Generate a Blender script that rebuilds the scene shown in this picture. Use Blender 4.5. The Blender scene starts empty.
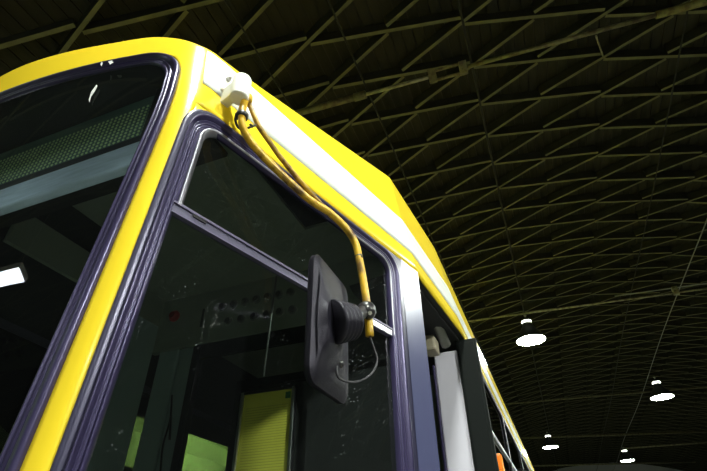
import bpy, bmesh, math, random
from mathutils import Vector, Matrix
random.seed(7)
sc = bpy.context.scene
col = sc.collection
R = math.radians
CZ = 1.5                                    # camera height; bus and hall heights below are given above this level
V = Vector

# ------------------------------------------------------------------ camera
F, PT, RO, YW = 468.374, R(35.561), R(-.981), R(20.777)
fwd_h = V((-math.sin(YW), math.cos(YW), 0)); right0 = V((math.cos(YW), math.sin(YW), 0)); zup = V((0, 0, 1))
fwd = fwd_h * math.cos(PT) + zup * math.sin(PT); up0 = zup * math.cos(PT) - fwd_h * math.sin(PT)
right = right0 * math.cos(RO) + up0 * math.sin(RO); up = up0 * math.cos(RO) - right0 * math.sin(RO)
cam = bpy.data.cameras.new('camera'); camo = bpy.data.objects.new('camera', cam); col.objects.link(camo)
cam.sensor_width = 36; cam.sensor_fit = 'HORIZONTAL'; cam.lens = F / 707 * 36; cam.clip_start = .02; cam.clip_end = 300
m = Matrix((right, up, -fwd)).transposed().to_4x4(); m.translation = (0, 0, CZ); camo.matrix_world = m
sc.camera = camo

# ------------------------------------------------------------------ world and exposure
world = bpy.data.worlds.new('world'); sc.world = world; world.use_nodes = True
world.node_tree.nodes['Background'].inputs[0].default_value = (.2, .22, .3, 1)
world.node_tree.nodes['Background'].inputs[1].default_value = .02
sc.view_settings.view_transform = 'Standard'; sc.view_settings.look = 'None'
sc.view_settings.gamma = 1; sc.view_settings.use_curve_mapping = False; sc.view_settings.exposure = 0
LAMP = 330.0; FLOOD = 780.0

# ------------------------------------------------------------------ helpers
def ray(x, y):                              # direction through a photo pixel
    a, b = x - 353.5, y - 235.5
    return right * a - up * b + fwd * F
def on_x(x, y, X): r = ray(x, y); return r * (X / r.x)
def on_y(x, y, Y): r = ray(x, y); return r * (Y / r.y)
def on_z(x, y, Z): r = ray(x, y); return r * (Z / r.z)

def W(p): return V((p[0], p[1], p[2] + CZ))

def mat(name, color, rough=.5, metal=0, noise=None, coat=0, emis=None, bump=None, spec=.5, tint=None):
    M = bpy.data.materials.new(name); M.use_nodes = True; nt = M.node_tree
    b = nt.nodes['Principled BSDF']
    b.inputs['Base Color'].default_value = (*color, 1); b.inputs['Roughness'].default_value = rough
    b.inputs['Metallic'].default_value = metal; b.inputs['Coat Weight'].default_value = coat
    b.inputs['Coat Roughness'].default_value = .08; b.inputs['Specular IOR Level'].default_value = spec
    if emis: b.inputs['Emission Color'].default_value = (*emis[0], 1); b.inputs['Emission Strength'].default_value = emis[1]
    if tint: b.inputs['Specular Tint'].default_value = (*tint, 1)
    tc = nt.nodes.new('ShaderNodeTexCoord')
    if noise:                               # (scale, second colour, low, high, stretch)
        n = nt.nodes.new('ShaderNodeTexNoise'); n.inputs['Scale'].default_value = noise[0]; n.inputs['Detail'].default_value = 6
        mp = nt.nodes.new('ShaderNodeMapping'); mp.inputs['Scale'].default_value = noise[4] if len(noise) > 4 else (1, 1, 1)
        nt.links.new(tc.outputs['Object'], mp.inputs[0]); nt.links.new(mp.outputs[0], n.inputs['Vector'])
        r = nt.nodes.new('ShaderNodeValToRGB'); r.color_ramp.elements[0].position = noise[2]; r.color_ramp.elements[1].position = noise[3]
        r.color_ramp.elements[0].color = (*noise[1], 1); r.color_ramp.elements[1].color = (*color, 1)
        nt.links.new(n.outputs['Fac'], r.inputs[0]); nt.links.new(r.outputs[0], b.inputs['Base Color'])
    if bump:
        n = nt.nodes.new('ShaderNodeTexNoise'); n.inputs['Scale'].default_value = bump[0]; n.inputs['Detail'].default_value = 4
        nt.links.new(tc.outputs['Object'], n.inputs['Vector'])
        bp = nt.nodes.new('ShaderNodeBump'); bp.inputs['Strength'].default_value = bump[1]; bp.inputs['Distance'].default_value = .002
        nt.links.new(n.outputs['Fac'], bp.inputs['Height']); nt.links.new(bp.outputs[0], b.inputs['Normal'])
    return M

def glass_mat(name, tint, speck=0.0, ior=1.5):
    M = bpy.data.materials.new(name); M.use_nodes = True; nt = M.node_tree; nt.nodes.clear()
    out = nt.nodes.new('ShaderNodeOutputMaterial'); tr = nt.nodes.new('ShaderNodeBsdfTransparent'); gl = nt.nodes.new('ShaderNodeBsdfGlossy')
    fr = nt.nodes.new('ShaderNodeFresnel'); fr.inputs[0].default_value = ior; mx = nt.nodes.new('ShaderNodeMixShader')
    tr.inputs[0].default_value = (*tint, 1); gl.inputs['Roughness'].default_value = .01
    ge = nt.nodes.new('ShaderNodeNewGeometry'); mi = nt.nodes.new('ShaderNodeMapRange'); mi.inputs[3].default_value = ior; mi.inputs[4].default_value = 1 / ior   # thin sheet: the same reflectance from both faces
    nt.links.new(ge.outputs['Backfacing'], mi.inputs[0]); nt.links.new(mi.outputs[0], fr.inputs[0])
    nt.links.new(fr.outputs[0], mx.inputs[0]); nt.links.new(tr.outputs[0], mx.inputs[1]); nt.links.new(gl.outputs[0], mx.inputs[2])
    last = mx
    if speck:                               # dried drops and dust lying on the pane
        tc = nt.nodes.new('ShaderNodeTexCoord'); vo = nt.nodes.new('ShaderNodeTexVoronoi'); vo.inputs['Scale'].default_value = 90
        no = nt.nodes.new('ShaderNodeTexNoise'); no.inputs['Scale'].default_value = 7; no.inputs['Detail'].default_value = 3
        nt.links.new(tc.outputs['Object'], vo.inputs['Vector']); nt.links.new(tc.outputs['Object'], no.inputs['Vector'])
        a = nt.nodes.new('ShaderNodeMath'); a.operation = 'LESS_THAN'; a.inputs[1].default_value = .16; nt.links.new(vo.outputs['Distance'], a.inputs[0])
        b = nt.nodes.new('ShaderNodeMapRange'); b.inputs[1].default_value = .53; b.inputs[2].default_value = .75; nt.links.new(no.outputs['Fac'], b.inputs[0])
        c = nt.nodes.new('ShaderNodeMath'); c.operation = 'MULTIPLY'; nt.links.new(a.outputs[0], c.inputs[0]); nt.links.new(b.outputs[0], c.inputs[1])
        d = nt.nodes.new('ShaderNodeMath'); d.operation = 'MULTIPLY_ADD'; d.inputs[1].default_value = speck; d.inputs[2].default_value = .003
        nt.links.new(c.outputs[0], d.inputs[0])
        df = nt.nodes.new('ShaderNodeBsdfDiffuse'); df.inputs[0].default_value = (.6, .65, .7, 1)
        m2 = nt.nodes.new('ShaderNodeMixShader'); nt.links.new(d.outputs[0], m2.inputs[0]); nt.links.new(mx.outputs[0], m2.inputs[1]); nt.links.new(df.outputs[0], m2.inputs[2])
        last = m2
    nt.links.new(last.outputs[0], out.inputs[0])
    return M

def obj(name, bm, M, parent=None, smooth=False, solid=None, bevel=None, inv=True):
    me = bpy.data.meshes.new(name); bm.normal_update(); bm.to_mesh(me); bm.free()
    if M: me.materials.append(M)
    if smooth: me.shade_smooth()
    o = bpy.data.objects.new(name, me); col.objects.link(o)
    if bevel:
        b = o.modifiers.new('bevel', 'BEVEL'); b.width = bevel; b.segments = 2; b.limit_method = 'ANGLE'
    if solid:
        s = o.modifiers.new('solid', 'SOLIDIFY'); s.thickness = solid; s.offset = 0
    if parent:
        o.parent = parent
        if inv and parent.type == 'EMPTY': o.matrix_parent_inverse = Matrix.Translation(-parent.location)
    return o
def tag(o, label, cat, group=None):
    o['label'] = label; o['category'] = cat
    if group: o['group'] = group
    return o
def empty(name, loc, label, cat, group=None):
    o = bpy.data.objects.new(name, None); o.location = loc; o.empty_display_size = .1; col.objects.link(o)
    return tag(o, label, cat, group)
def struct(o): o['kind'] = 'structure'; return o

def B(): return bmesh.new()
def hexa(bm, c):                            # eight corners, bottom ring then top ring
    v = [bm.verts.new(p) for p in c]
    for f in ((3, 2, 1, 0), (4, 5, 6, 7), (0, 1, 5, 4), (1, 2, 6, 5), (2, 3, 7, 6), (3, 0, 4, 7)): bm.faces.new([v[i] for i in f])
def box(bm, x0, x1, y0, y1, z0, z1):
    hexa(bm, [(x0, y0, z0), (x1, y0, z0), (x1, y1, z0), (x0, y1, z0), (x0, y0, z1), (x1, y0, z1), (x1, y1, z1), (x0, y1, z1)])
def obox(bm, c, ax, ay, az):                # centre and three half axes
    c, ax, ay, az = V(c), V(ax), V(ay), V(az)
    hexa(bm, [c - ax - ay - az, c + ax - ay - az, c + ax + ay - az, c - ax + ay - az, c - ax - ay + az, c + ax - ay + az, c + ax + ay + az, c - ax + ay + az])
def loft(bm, rings, closed=True, cap0=False, cap1=False):
    vs = [[bm.verts.new(p) for p in r] for r in rings]; n = len(vs[0])
    for a, b in zip(vs, vs[1:]):
        for i in range(n if closed else n - 1):
            j = (i + 1) % n
            try: bm.faces.new((a[i], a[j], b[j], b[i]))
            except ValueError: pass
    if cap0: bm.faces.new(list(reversed(vs[0])))
    if cap1: bm.faces.new(vs[-1])
    return vs
def frame_of(d):
    d = V(d).normalized(); h = V((0, 0, 1)) if abs(d.z) < .9 else V((1, 0, 0))
    u = d.cross(h).normalized(); return u, d.cross(u).normalized()
def spline(pts, k=6):
    pts = [V(p) for p in pts]; q = [pts[0] * 2 - pts[1]] + pts + [pts[-1] * 2 - pts[-2]]; out = []
    for i in range(1, len(q) - 2):
        for j in range(k):
            t = j / k; a, b, c, d = q[i - 1], q[i], q[i + 1], q[i + 2]
            out.append(.5 * ((2 * b) + (c - a) * t + (2 * a - 5 * b + 4 * c - d) * t * t + (3 * b - a - 3 * c + d) * t ** 3))
    return out + [pts[-1]]
def tube(bm, pts, r, n=10):
    pts = [V(p) for p in pts]; u = None; rings = []
    rr_ = r if isinstance(r, (list, tuple)) else [r] * len(pts)
    for i, p in enumerate(pts):
        d = (pts[min(i + 1, len(pts) - 1)] - pts[max(i - 1, 0)]).normalized()
        if u is None: u, _ = frame_of(d)
        u = (u - d * u.dot(d)).normalized(); w = d.cross(u)
        rings.append([p + (u * math.cos(2 * math.pi * k / n) + w * math.sin(2 * math.pi * k / n)) * rr_[i] for k in range(n)])
    loft(bm, rings, True, True, True)
def lathe(bm, c, axis, prof, n=24, cap0=True, cap1=True):   # prof: (distance along axis, radius)
    c = V(c); d = V(axis).normalized(); u, w = frame_of(d)
    loft(bm, [[c + d * h + (u * math.cos(2 * math.pi * k / n) + w * math.sin(2 * math.pi * k / n)) * r for k in range(n)] for h, r in prof], True, cap0, cap1)

# ------------------------------------------------------------------ materials
YEL = mat('yellow_paint', (.79, .575, .028), .26, coat=.08, noise=(2.2, (.76, .54, .024), .3, .62), spec=.22)
WHT = mat('white_stripe', (.80, .82, .79), .35, coat=.3)
SUR = mat('violet_black_panel', (.030, .028, .055), .33, spec=.5, tint=(.78, .74, 1))
JAM = mat('violet_pillar_paint', (.062, .066, .140), .30, spec=.6, tint=(.80, .78, 1))
RUB = mat('black_rubber', (.026, .021, .056), .30, spec=.6, tint=(.68, .62, 1))
RUBD = mat('matt_black_rubber', (.006, .008, .008), .7, spec=.15)
ALU = mat('aluminium', (.62, .62, .66), .33, 1)
ANO = mat('dull_anodised_frame', (.27, .26, .31), .45, 1)
TRAN = mat('dark_anodised_bar', (.085, .075, .135), .45, .2)
GLS = glass_mat('tinted_glass', (.66, .74, .70), .40)
WGL = glass_mat('windscreen_glass', (.78, .85, .87), .08)
DKG = glass_mat('dark_bus_glass', (.12, .14, .15))
TNT = glass_mat('green_tinted_glass', (.12, .135, .085))
PLA = mat('black_plastic', (.009, .008, .013), .42, bump=(420, .5), spec=.30, tint=(.85, .8, 1))
PLS = mat('smooth_black_plastic', (.02, .018, .022), .3)
TUB = mat('worn_yellow_tube', (.62, .36, .015), .4, noise=(26, (.13, .065, .012), .32, .5, (1, 1, .5)))
BRK = mat('painted_white_bracket', (.74, .73, .70), .5, noise=(40, (.35, .24, .12), .26, .36))
STE = mat('steel', (.45, .43, .40), .4, .8)
CRM = mat('cream_lining', (.20, .23, .18), .6)
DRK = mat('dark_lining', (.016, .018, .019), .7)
GRY = mat('grey_visor', (.66, .75, .95), .55, noise=(8, (.52, .61, .78), .35, .65, (1, 1, 9)))
DOT = mat('display_dot', (.70, .88, .50), .5)
LENO = mat('orange_lens', (.85, .20, .02), .25)
LENR = mat('red_lens', (.35, .02, .01), .3)
LENW = mat('white_lens', (.9, .9, .9), .3, emis=((1, 1, .95), 4))
WOODR = mat('rib_timber_shaded', (.032, .031, .022), .9, noise=(5, (.022, .021, .016), .3, .7), spec=.2)  # rib sides: shade put into the timber colour
RIBLIT = mat('olive_rib_lit_underside', (.135, .132, .072), .85, noise=(5, (.095, .092, .052), .3, .7), spec=.2)  # rib undersides: light from the floor put into a paler colour
BRD = mat('roof_board_timber', (.033, .032, .022), .9, spec=.2, noise=(3, (.020, .019, .014), .3, .7, (4, .4, 1)))
SHELL = mat('roof_skin', (.03, .03, .025), .9)
CONC = mat('concrete_floor', (.21, .21, .185), .7, noise=(1.2, (.15, .15, .13), .3, .7))
WGRN = mat('green_wall', (.42, .60, .22), .8, noise=(.8, (.36, .52, .19), .3, .7))
WDRK = mat('dark_wall', (.055, .05, .045), .85, noise=(.8, (.04, .036, .032), .3, .7))
WVIO = mat('pale_grey_wall', (.50, .49, .56), .8)
PIPE = mat('rusty_olive_pipe', (.13, .12, .05), .55, noise=(14, (.06, .04, .018), .35, .55))
PIPL = mat('pale_rod', (.30, .28, .17), .5, noise=(10, (.13, .11, .06), .35, .6))
CAB = mat('cable', (.022, .022, .02), .7, spec=.2)
CABL = mat('grey_cable', (.20, .20, .21), .5)
SHADE = mat('dark_lamp_shade', (.035, .04, .035), .5)
LITE = mat('lamp_lens', (1, 1, 1), .5, emis=((.93, 1, .87), LAMP))
FLO = mat('flood_lens', (1, 1, 1), .5, emis=((.93, 1, .88), FLOOD))
VENT = mat('lit_vent', (1, 1, 1), .5, emis=((.95, 1, .85), 6))
TUBEL = mat('fluorescent_tube', (1, 1, 1), .5, emis=((.86, .93, 1), 26))
CHIP = mat('chipped_primer', (.62, .62, .62), .7)

# ------------------------------------------------------------------ hall
XC, ZC, RV = 2.9, 6.15, 17.8                # vault crown and radius to the rib soffits (above camera level)
HALF = 10.0
def vault(x, lift=0.0):
    d = min(max((x - XC) / RV, -.99), .99); return ZC - RV * (1 - math.sqrt(1 - d * d)) + lift
def on_vault(arc, lift=0):                  # arc length from crown
    t = arc / RV; return XC + (RV + lift) * math.sin(t), ZC - RV + (RV + lift) * math.cos(t), t
XL, XR = XC - HALF, XC + HALF; YB, YE = -14.0, 43.0; ZSP = vault(XL) + .3
bm = B(); box(bm, XL - .3, XR + .3, YB - .3, YE + .3, -.2, 0); struct(obj('floor', bm, CONC))
bm = B(); box(bm, XL - .3, XL, YB, YE, 0, ZSP + CZ); struct(obj('wall_left', bm, WGRN))
bm = B(); box(bm, XR, XR + .3, YB, YE, 0, ZSP + CZ); struct(obj('wall_right', bm, WDRK))
def gable(y0, y1, name, M):
    b = B(); pts = [(XL - .3, 0), (XR + .3, 0)]
    A = RV * math.asin((HALF + .3) / RV)
    for k in range(25):
        x, z, _ = on_vault(A - 2 * A * k / 24, .25); pts.append((x, z + CZ))
    loft(b, [[(x, y, z) for x, z in pts] for y in (y0, y1)], True, True, True)
    return struct(obj(name, b, M))
gable(YE, YE + .3, 'wall_rear', WVIO); gable(YB - .3, YB, 'wall_front', WDRK)
AMAX = RV * math.asin((HALF + .3) / RV)
bm = B()
for lift in (.27,): loft(bm, [[V((*[on_vault(-AMAX + 2 * AMAX * k / 60, l)[0]], y, on_vault(-AMAX + 2 * AMAX * k / 60, l)[1] + CZ)) for (y, l) in ((YB - .3, .22), (YE + .3, .22), (YE + .3, .40), (YB - .3, .40))] for k in range(61)], True, True, True)
ceiling = struct(obj('ceiling', bm, SHELL))
RD = .085
# roof boards run the length of the hall, one strip each, thin open joints between them
nb = 150; bw = 2 * AMAX / nb
me_board = None
for k in range(nb):
    x, z, t = on_vault(-AMAX + bw * (k + .5), 2 * RD + .015 + random.uniform(0, .012))
    if me_board is None:
        b = B(); box(b, -bw / 2 + .006, bw / 2 - .006, YB, YE, 0, .02); o = obj('roof_board', b, BRD, ceiling); me_board = o.data
    else:
        o = bpy.data.objects.new('roof_board', me_board); col.objects.link(o); o.parent = ceiling
    o.location = (x, 0, z + CZ); o.rotation_euler = (0, t, 0)
# lamella ribs: a board through each node, the two of the other direction butting against it
U = .72; Y0 = 5.2069 * U
cx_ = {-4: -3.77, -3: -2.74, -2: -1.72, -1: -.76, 0: .198, 1: 1.106, 2: 2.027, 3: 2.92}
for k in range(4, 18): cx_[k] = cx_[k - 1] + .885
for k in range(-5, -9, -1): cx_[k] = cx_[k + 1] - .99
ARC = {k: RV * math.asin((x - XC) / RV) for k, x in cx_.items() if abs(x - XC) < HALF + .2}
def node(i, j): return ARC[i], Y0 + (j + (.5 if i % 2 else 0)) * U
ribs = []
for i in sorted(ARC):
    if i - 1 not in ARC or i + 1 not in ARC: continue
    for j in range(int((YB - Y0) / U) + 2, int((YE - Y0) / U) - 1):
        a, y = node(i, j); ribs.append((i, a, y, 1 if i % 2 else -1))   # odd columns carry the first direction through, even the second
dl = .07 * U; HY = .5 * U - dl
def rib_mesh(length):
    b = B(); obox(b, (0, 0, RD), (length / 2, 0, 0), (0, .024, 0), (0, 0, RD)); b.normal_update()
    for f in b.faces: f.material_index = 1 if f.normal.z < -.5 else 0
    me = bpy.data.meshes.new('lamella'); b.to_mesh(me); b.free(); me.materials.append(WOODR); me.materials.append(RIBLIT); return me
rmesh = {}
def rib_frame(i, a, y, s):
    x, z, t = on_vault(a, 0); x2, z2, _ = on_vault(ARC[i + 1], 0); x1, z1, _ = on_vault(ARC[i - 1], 0)
    d = V((x2 - x1, s * 2 * HY, z2 - z1)); ax = d.normalized(); nz = V((math.sin(t), 0, math.cos(t))); ay = nz.cross(ax).normalized(); az = ax.cross(ay)
    M = Matrix((ax, ay, az)).transposed().to_4x4(); M.translation = ((x1 + x2) / 2, y, (z1 + z2) / 2 + CZ); return M, d.length - .01
def seen(a, y):
    x, z, _ = on_vault(a); p = V((x, y, z)); d = p.dot(fwd)
    if d < .5: return False, 0
    px, py = 353.5 + F * p.dot(right) / d, 235.5 - F * p.dot(up) / d
    return (-60 < px < 767 and -60 < py < 520 and not (py > 60 + max(0, px - 200) * .75 and px < 380)), p.length
vis = sorted([(seen(a, y)[1], i, y) for i, a, y, s in ribs if seen(a, y)[0]])
near = set((i, y) for _, i, y in vis[:295])
fb = B()
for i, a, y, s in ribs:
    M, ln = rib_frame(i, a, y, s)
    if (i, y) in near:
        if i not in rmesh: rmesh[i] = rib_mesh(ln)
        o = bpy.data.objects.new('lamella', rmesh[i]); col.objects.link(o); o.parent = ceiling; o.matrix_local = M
    else:
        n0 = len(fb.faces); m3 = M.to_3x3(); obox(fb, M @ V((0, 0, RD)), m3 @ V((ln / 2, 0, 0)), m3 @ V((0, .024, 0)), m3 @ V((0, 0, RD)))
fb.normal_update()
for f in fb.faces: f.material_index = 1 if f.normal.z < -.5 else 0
o = obj('lamella_lattice', fb, WOODR, ceiling); o.data.materials.append(RIBLIT); o['kind'] = 'stuff'

# tie rods across the hall
def tie_rod(label, pts, parts, group='tie rods across the hall'):
    pts = [W(p) for p in pts]
    e = empty('tie_rod', pts[0], label, 'tie rod', group)
    for nm, a, b, r, M in parts:
        bb = B(); tube(bb, [pts[0].lerp(pts[-1], a), pts[0].lerp(pts[-1], b)], r, 10); obj(nm, bb, M, e, True)
    return e, pts
def extend(p, q, xa, xb):
    d = q - p; hs = RV * math.sqrt(max(0, 1 - ((RV - ZC + p.z + .12) / RV) ** 2)); xa = max(xa, XC - hs); xb = min(xb, XC + hs); return p + d * ((xa - p.x) / d.x), p + d * ((xb - p.x) / d.x)
ZR = 5.2
p, q = extend(on_z(320, 107, ZR), on_z(677, 9.4, ZR), -6.3, 11.6)
fr = lambda X: (X - p.x) / (q.x - p.x)
xs = [on_z(354, 97.5, ZR).x, on_z(366, 94.5, ZR).x, on_z(432, 74.5, ZR).x, on_z(463, 67.5, ZR).x, on_z(656, 15.5, ZR).x]
e, P2_ = tie_rod('rusty tie rod with open turnbuckle crossing the nearest roof bay', [p, q],
    [('sleeve', 0, fr(xs[0]), .045, PIPE), ('coupling', fr(xs[0]), fr(xs[1]), .055, PIPE), ('rod', fr(xs[1]), fr(xs[2]), .024, PIPL), ('rod', fr(xs[3]), fr(xs[4]), .027, PIPE), ('sleeve', fr(xs[4]), 1, .046, PIPE)])
bb = B(); A_, B_ = P2_[0].lerp(P2_[1], fr(xs[2])), P2_[0].lerp(P2_[1], fr(xs[3])); d = (B_ - A_).normalized(); sd = d.cross(fwd).normalized()
for s in (-1, 1): tube(bb, [A_ + sd * .06 * s, B_ + sd * .06 * s], .022, 8)
for c in (A_, B_): obox(bb, c, d * .05, sd * .085, d.cross(sd) * .04)
obj('turnbuckle', bb, PIPE, e, bevel=.008)
hp = W(on_z(596, 36, ZR)); bb = B(); x_, z_, _ = on_vault(node(2, 2)[0]); tube(bb, [hp, (x_, node(2, 2)[1], z_ + CZ)], .011, 6); obj('hanger', bb, PIPL, e, True)
def pair(lab, l1, l2, r, M, xa=-6.3, xb=11.6, second=None, Z=ZR):
    p, q = extend(on_z(*l1, Z), on_z(*l2, Z), xa, xb); parts = [('rod', 0, 1, r, M)]
    e, P = tie_rod(lab, [p, q], parts)
    if second:
        xa2, xb2, dz, M2 = second; f = lambda X: (X - p.x) / (q.x - p.x)
        bb = B(); tube(bb, [P[0].lerp(P[1], f(xa2)) + V((0, 0, dz)), P[0].lerp(P[1], f(xb2)) + V((0, 0, dz))], .016, 8); obj('upper_rod', bb, M2, e, True)
        c = P[0].lerp(P[1], f(on_z(677.6, 289, Z).x)); bb = B(); obox(bb, c + V((0, 0, .05)), (.06, 0, 0), (0, .05, 0), (0, 0, .1)); obox(bb, c + V((0, 0, .08)), (.025, 0, 0), (0, .09, 0), (0, 0, .025)); obj('clamp', bb, PIPL, e, bevel=.01)
pair('double tie rod with a bright clamp, just above the nearest lamp', (525, 313.5), (707, 288.5), .022, PIPL, second=(2.3, 7.5, .13, CABL))
pair('thin tie rod behind the high lamp at the right', (635, 393), (705, 387), .026, PIPE)
pair('dull tie rod above the lamp nearest the bus roof end', (530, 437.8), (705, 431.5), .045, PIPE)
pair('pale tie rod reaching the far right lamp', (625, 448.3), (707, 442.5), .035, PIPL, xa=3.7)
pair('farthest tie rod just above the end wall arch', (530, 466), (613, 464), .045, PIPL)

# long cables hung along the hall
def cable(label, X, Z, r, M, sag=.05):
    b = B(); pts = []
    for k in range(0, 60):
        y = YB + 1 + (YE - YB - 2) * k / 59; pts.append((X, y, Z + CZ + sag * math.cos(y * .42)))
    tube(b, pts, r, 6); return tag(obj('cable', b, M, None, True), label, 'cable', 'cables along the roof')
cable('thin dark conduit running down the roof towards the nearest lamp', .178, 5.6, .016, CAB)
cable('thin dark conduit down the roof, between the two rows of lamps', 2.80, 5.6, .012, CAB)
cable('pale wire running down to the right-hand row of lamps', 3.83, 5.47, .012, CABL)
cable('thin dark conduit in the top left, above the mirror bracket', -2.20, 5.04, .012, CAB, .02)
cable('thin dark conduit right of the mirror bracket, above the bus roof', -1.22, 5.3, .013, CAB)

# pendant lamps
def lamp_proto(label):
    e = empty('pendant_lamp', (0, 0, 0), label, 'lamp', 'pendant lamps in the hall')
    r = .335
    b = B(); lathe(b, (0, 0, 0), (0, 0, 1), [(-.01, r + .012), (.0, r + .012), (.06, r - .01), (.16, .27), (.27, .18), (.36, .13), (.40, .12)], 32, False, False)
    lathe(b, (0, 0, 0), (0, 0, 1), [(-.01, r + .012), (-.01, r + .002), (.05, r - .02), (.16, .25)], 32, False, False); obj('shade', b, SHADE, e, True)
    b = B(); lathe(b, (0, 0, 0), (0, 0, 1), [(-.008, r), (-.002, r)], 32); obj('lens', b, LITE, e)
    b = B(); lathe(b, (0, 0, .40), (0, 0, 1), [(0, .12), (.03, .125), (.03, .10), (.10, .10), (.10, .125), (.13, .12), (.17, .05), (.19, .03)], 24); c = obj('collar', b, SHADE, e, True)
    b = B()
    for k in range(9):
        t = R(180 + 20 * k); obox(b, (.108 * math.cos(t), .108 * math.sin(t), .465), (.014 * -math.sin(t), .014 * math.cos(t), 0), (.012 * math.cos(t), .012 * math.sin(t), 0), (0, 0, .026))
    obj('vent', b, VENT, e)
    b = B(); tube(b, [(0, 0, .58), (0, 0, .655)], .014, 8); lathe(b, (0, 0, .635), (0, 0, 1), [(0, .03), (.03, .03)], 12); obj('hook', b, STE, e, True)
    return e
def copy_tree(o, loc, label):
    c = o.copy(); col.objects.link(c); c.location = loc; c['label'] = label
    for ch in o.children:
        d = ch.copy(); col.objects.link(d); d.parent = c
    return c
ZL = 4.5
lp = lamp_proto('large lit pendant lamp, nearest of those beyond the bus roof')
spots = [(on_z(531, 340, ZL), None), (on_z(662, 397, ZL), 'lit pendant lamp highest in the right-hand row, under a thin tie rod'),
         (on_z(550.5, 447, ZL), 'small lit pendant lamp just right of the far end of the bus roof'),
         (on_z(627.5, 460.5, ZL), 'smallest lit pendant lamp, low over the end wall arch'),
         (V((.25, -.4, ZL)), 'lit pendant lamp overhead, in front of the bus'), (V((3.87, 6.08, ZL)), 'lit pendant lamp beside the bus, right of the picture'),
         (V((3.8, -8.6, ZL)), 'lit pendant lamp far in front of the bus'),
         (V((-5.5, 8.8, 3.15)), 'lit pendant lamp on the far side of the bus')]
lp.location = W(spots[0][0])
for s, lab in spots[1:]: copy_tree(lp, W(s), lab)

# ------------------------------------------------------------------ bus body surface
N1 = V((math.cos(R(16)), -math.sin(R(16)))); N2 = V((math.cos(R(5)), -math.sin(R(5)))); PK = V((-.391, 1.836))
XS = -.323; XM = -1.573                     # straight side, centre line
L2 = .78; W_ = 1.66; A1 = 1.27; A2 = A1 + L2; AEND = A2 + 9.6; BOW = .11; ZB = 1.107
def inter(n1, d1, n2, d2):
    det = n1.x * n2.y - n1.y * n2.x; return V(((d1 * n2.y - d2 * n1.y) / det, (n1.x * d2 - n2.x * d1) / det))
def yfront(z): return .583 + .05 * z
def poly(a, z, ex):
    if a < -W_ / 2:
        p = poly(-W_ - a, z, ex); return V((2 * XM - p.x, p.y))
    t = z - 1.03; ds = (0 if t < 0 else .156 * t * t / .32 if t < .16 else .156 * (t - .08)) + ex
    yf = yfront(z) + ex
    c = inter(N1, N1.dot(PK) - ds, V((0, 1)), yf)
    if a <= 0:
        u = 1 + 2 * a / W_; return V((XM + (c.x - XM) * u, yf - BOW * (1 - u * u)))
    k1 = inter(N1, N1.dot(PK) - ds, N2, N2.dot(PK) - ds)
    if a <= A1: return c.lerp(k1, a / A1)
    k2 = inter(N2, N2.dot(PK) - ds, V((1, 0)), XS - ds)
    if a <= A2: return k1.lerp(k2, (a - A1) / L2)
    return V((k2.x, k2.y + a - A2))
def S(a, z, ex=0.0):
    ar = a if a >= -W_ / 2 else -W_ - a
    t = min(max((z - .95) / .4, 0), 1); wc = .030 + .045 * t * t * (3 - 2 * t)
    w = wc if ar < .3 else (.010 if ar < A1 + .3 else .03)
    p = V((0, 0))
    for k in range(-4, 5): p += poly(a + w * k / 4.5, z, ex)
    p /= 9
    return V((p.x, p.y, z + CZ))
ZK = 1.735
def zedge(a):
    if a < -W_ / 2: a = -W_ - a
    if a <= 0:
        T_ = ((0, 1.430), (.04, 1.443), (.07, 1.457), (.10, 1.473), (.14, 1.490), (.2, 1.507), (.36, 1.518), (.60, 1.548), (.75, 1.563), (.84, 1.567), (1.05, 1.567))
        x = min(-a, .83); sl_ = [(T_[k + 1][1] - T_[k - 1][1]) / (T_[k + 1][0] - T_[k - 1][0]) if 0 < k < len(T_) - 1 else (.25 if k == 0 else 0) for k in range(len(T_))]
        for k in range(len(T_) - 1):
            (x0, z0), (x1, z1) = T_[k], T_[k + 1]
            if x <= x1:
                h_ = x1 - x0; t = (x - x0) / h_
                return z0 * (1 + 2 * t) * (1 - t) ** 2 + h_ * sl_[k] * t * (1 - t) ** 2 + z1 * t * t * (3 - 2 * t) + h_ * sl_[k + 1] * t * t * (t - 1)
    if a <= A1: return 1.398 + (ZK - 1.398) * a / A1 + .032 * math.exp(-a / .10)
    return ZK
def rr(a0, a1, z0, z1, rad, nc=8, na=12, nz=10):           # rounded rectangle, radii: bottom-left, bottom-right, top-right, top-left
    if not isinstance(rad, (list, tuple)): rad = [rad] * 4
    out = []; cs = [(a0, z0, 180), (a1, z0, 270), (a1, z1, 0), (a0, z1, 90)]
    sg = [(1, 1), (-1, 1), (-1, -1), (1, -1)]
    for k in range(4):
        r = rad[k]; cx, cz = cs[k][0] + sg[k][0] * r, cs[k][1] + sg[k][1] * r
        arc = [(cx + r * math.cos(R(cs[k][2] + 90 * i / nc)), cz + r * math.sin(R(cs[k][2] + 90 * i / nc))) for i in range(nc + 1)]
        out += arc
        k2 = (k + 1) % 4; r2 = rad[k2]; nx = (cs[k2][0] + sg[k2][0] * r2, cs[k2][1] + sg[k2][1] * r2)
        st = math.radians(cs[k2][2]); nxt = (nx[0] + r2 * math.cos(st), nx[1] + r2 * math.sin(st)); ne = na if k % 2 == 0 else nz
        out += [(arc[-1][0] + (nxt[0] - arc[-1][0]) * i / ne, arc[-1][1] + (nxt[1] - arc[-1][1]) * i / ne) for i in range(1, ne)]
    return out
def lerp_loop(p, q, t): return [(a[0] + (b[0] - a[0]) * t, a[1] + (b[1] - a[1]) * t) for a, b in zip(p, q)]
def rings(bm, spec): loft(bm, [[S(a, z, ex) for a, z in lp_] for lp_, ex in spec], True)
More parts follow.
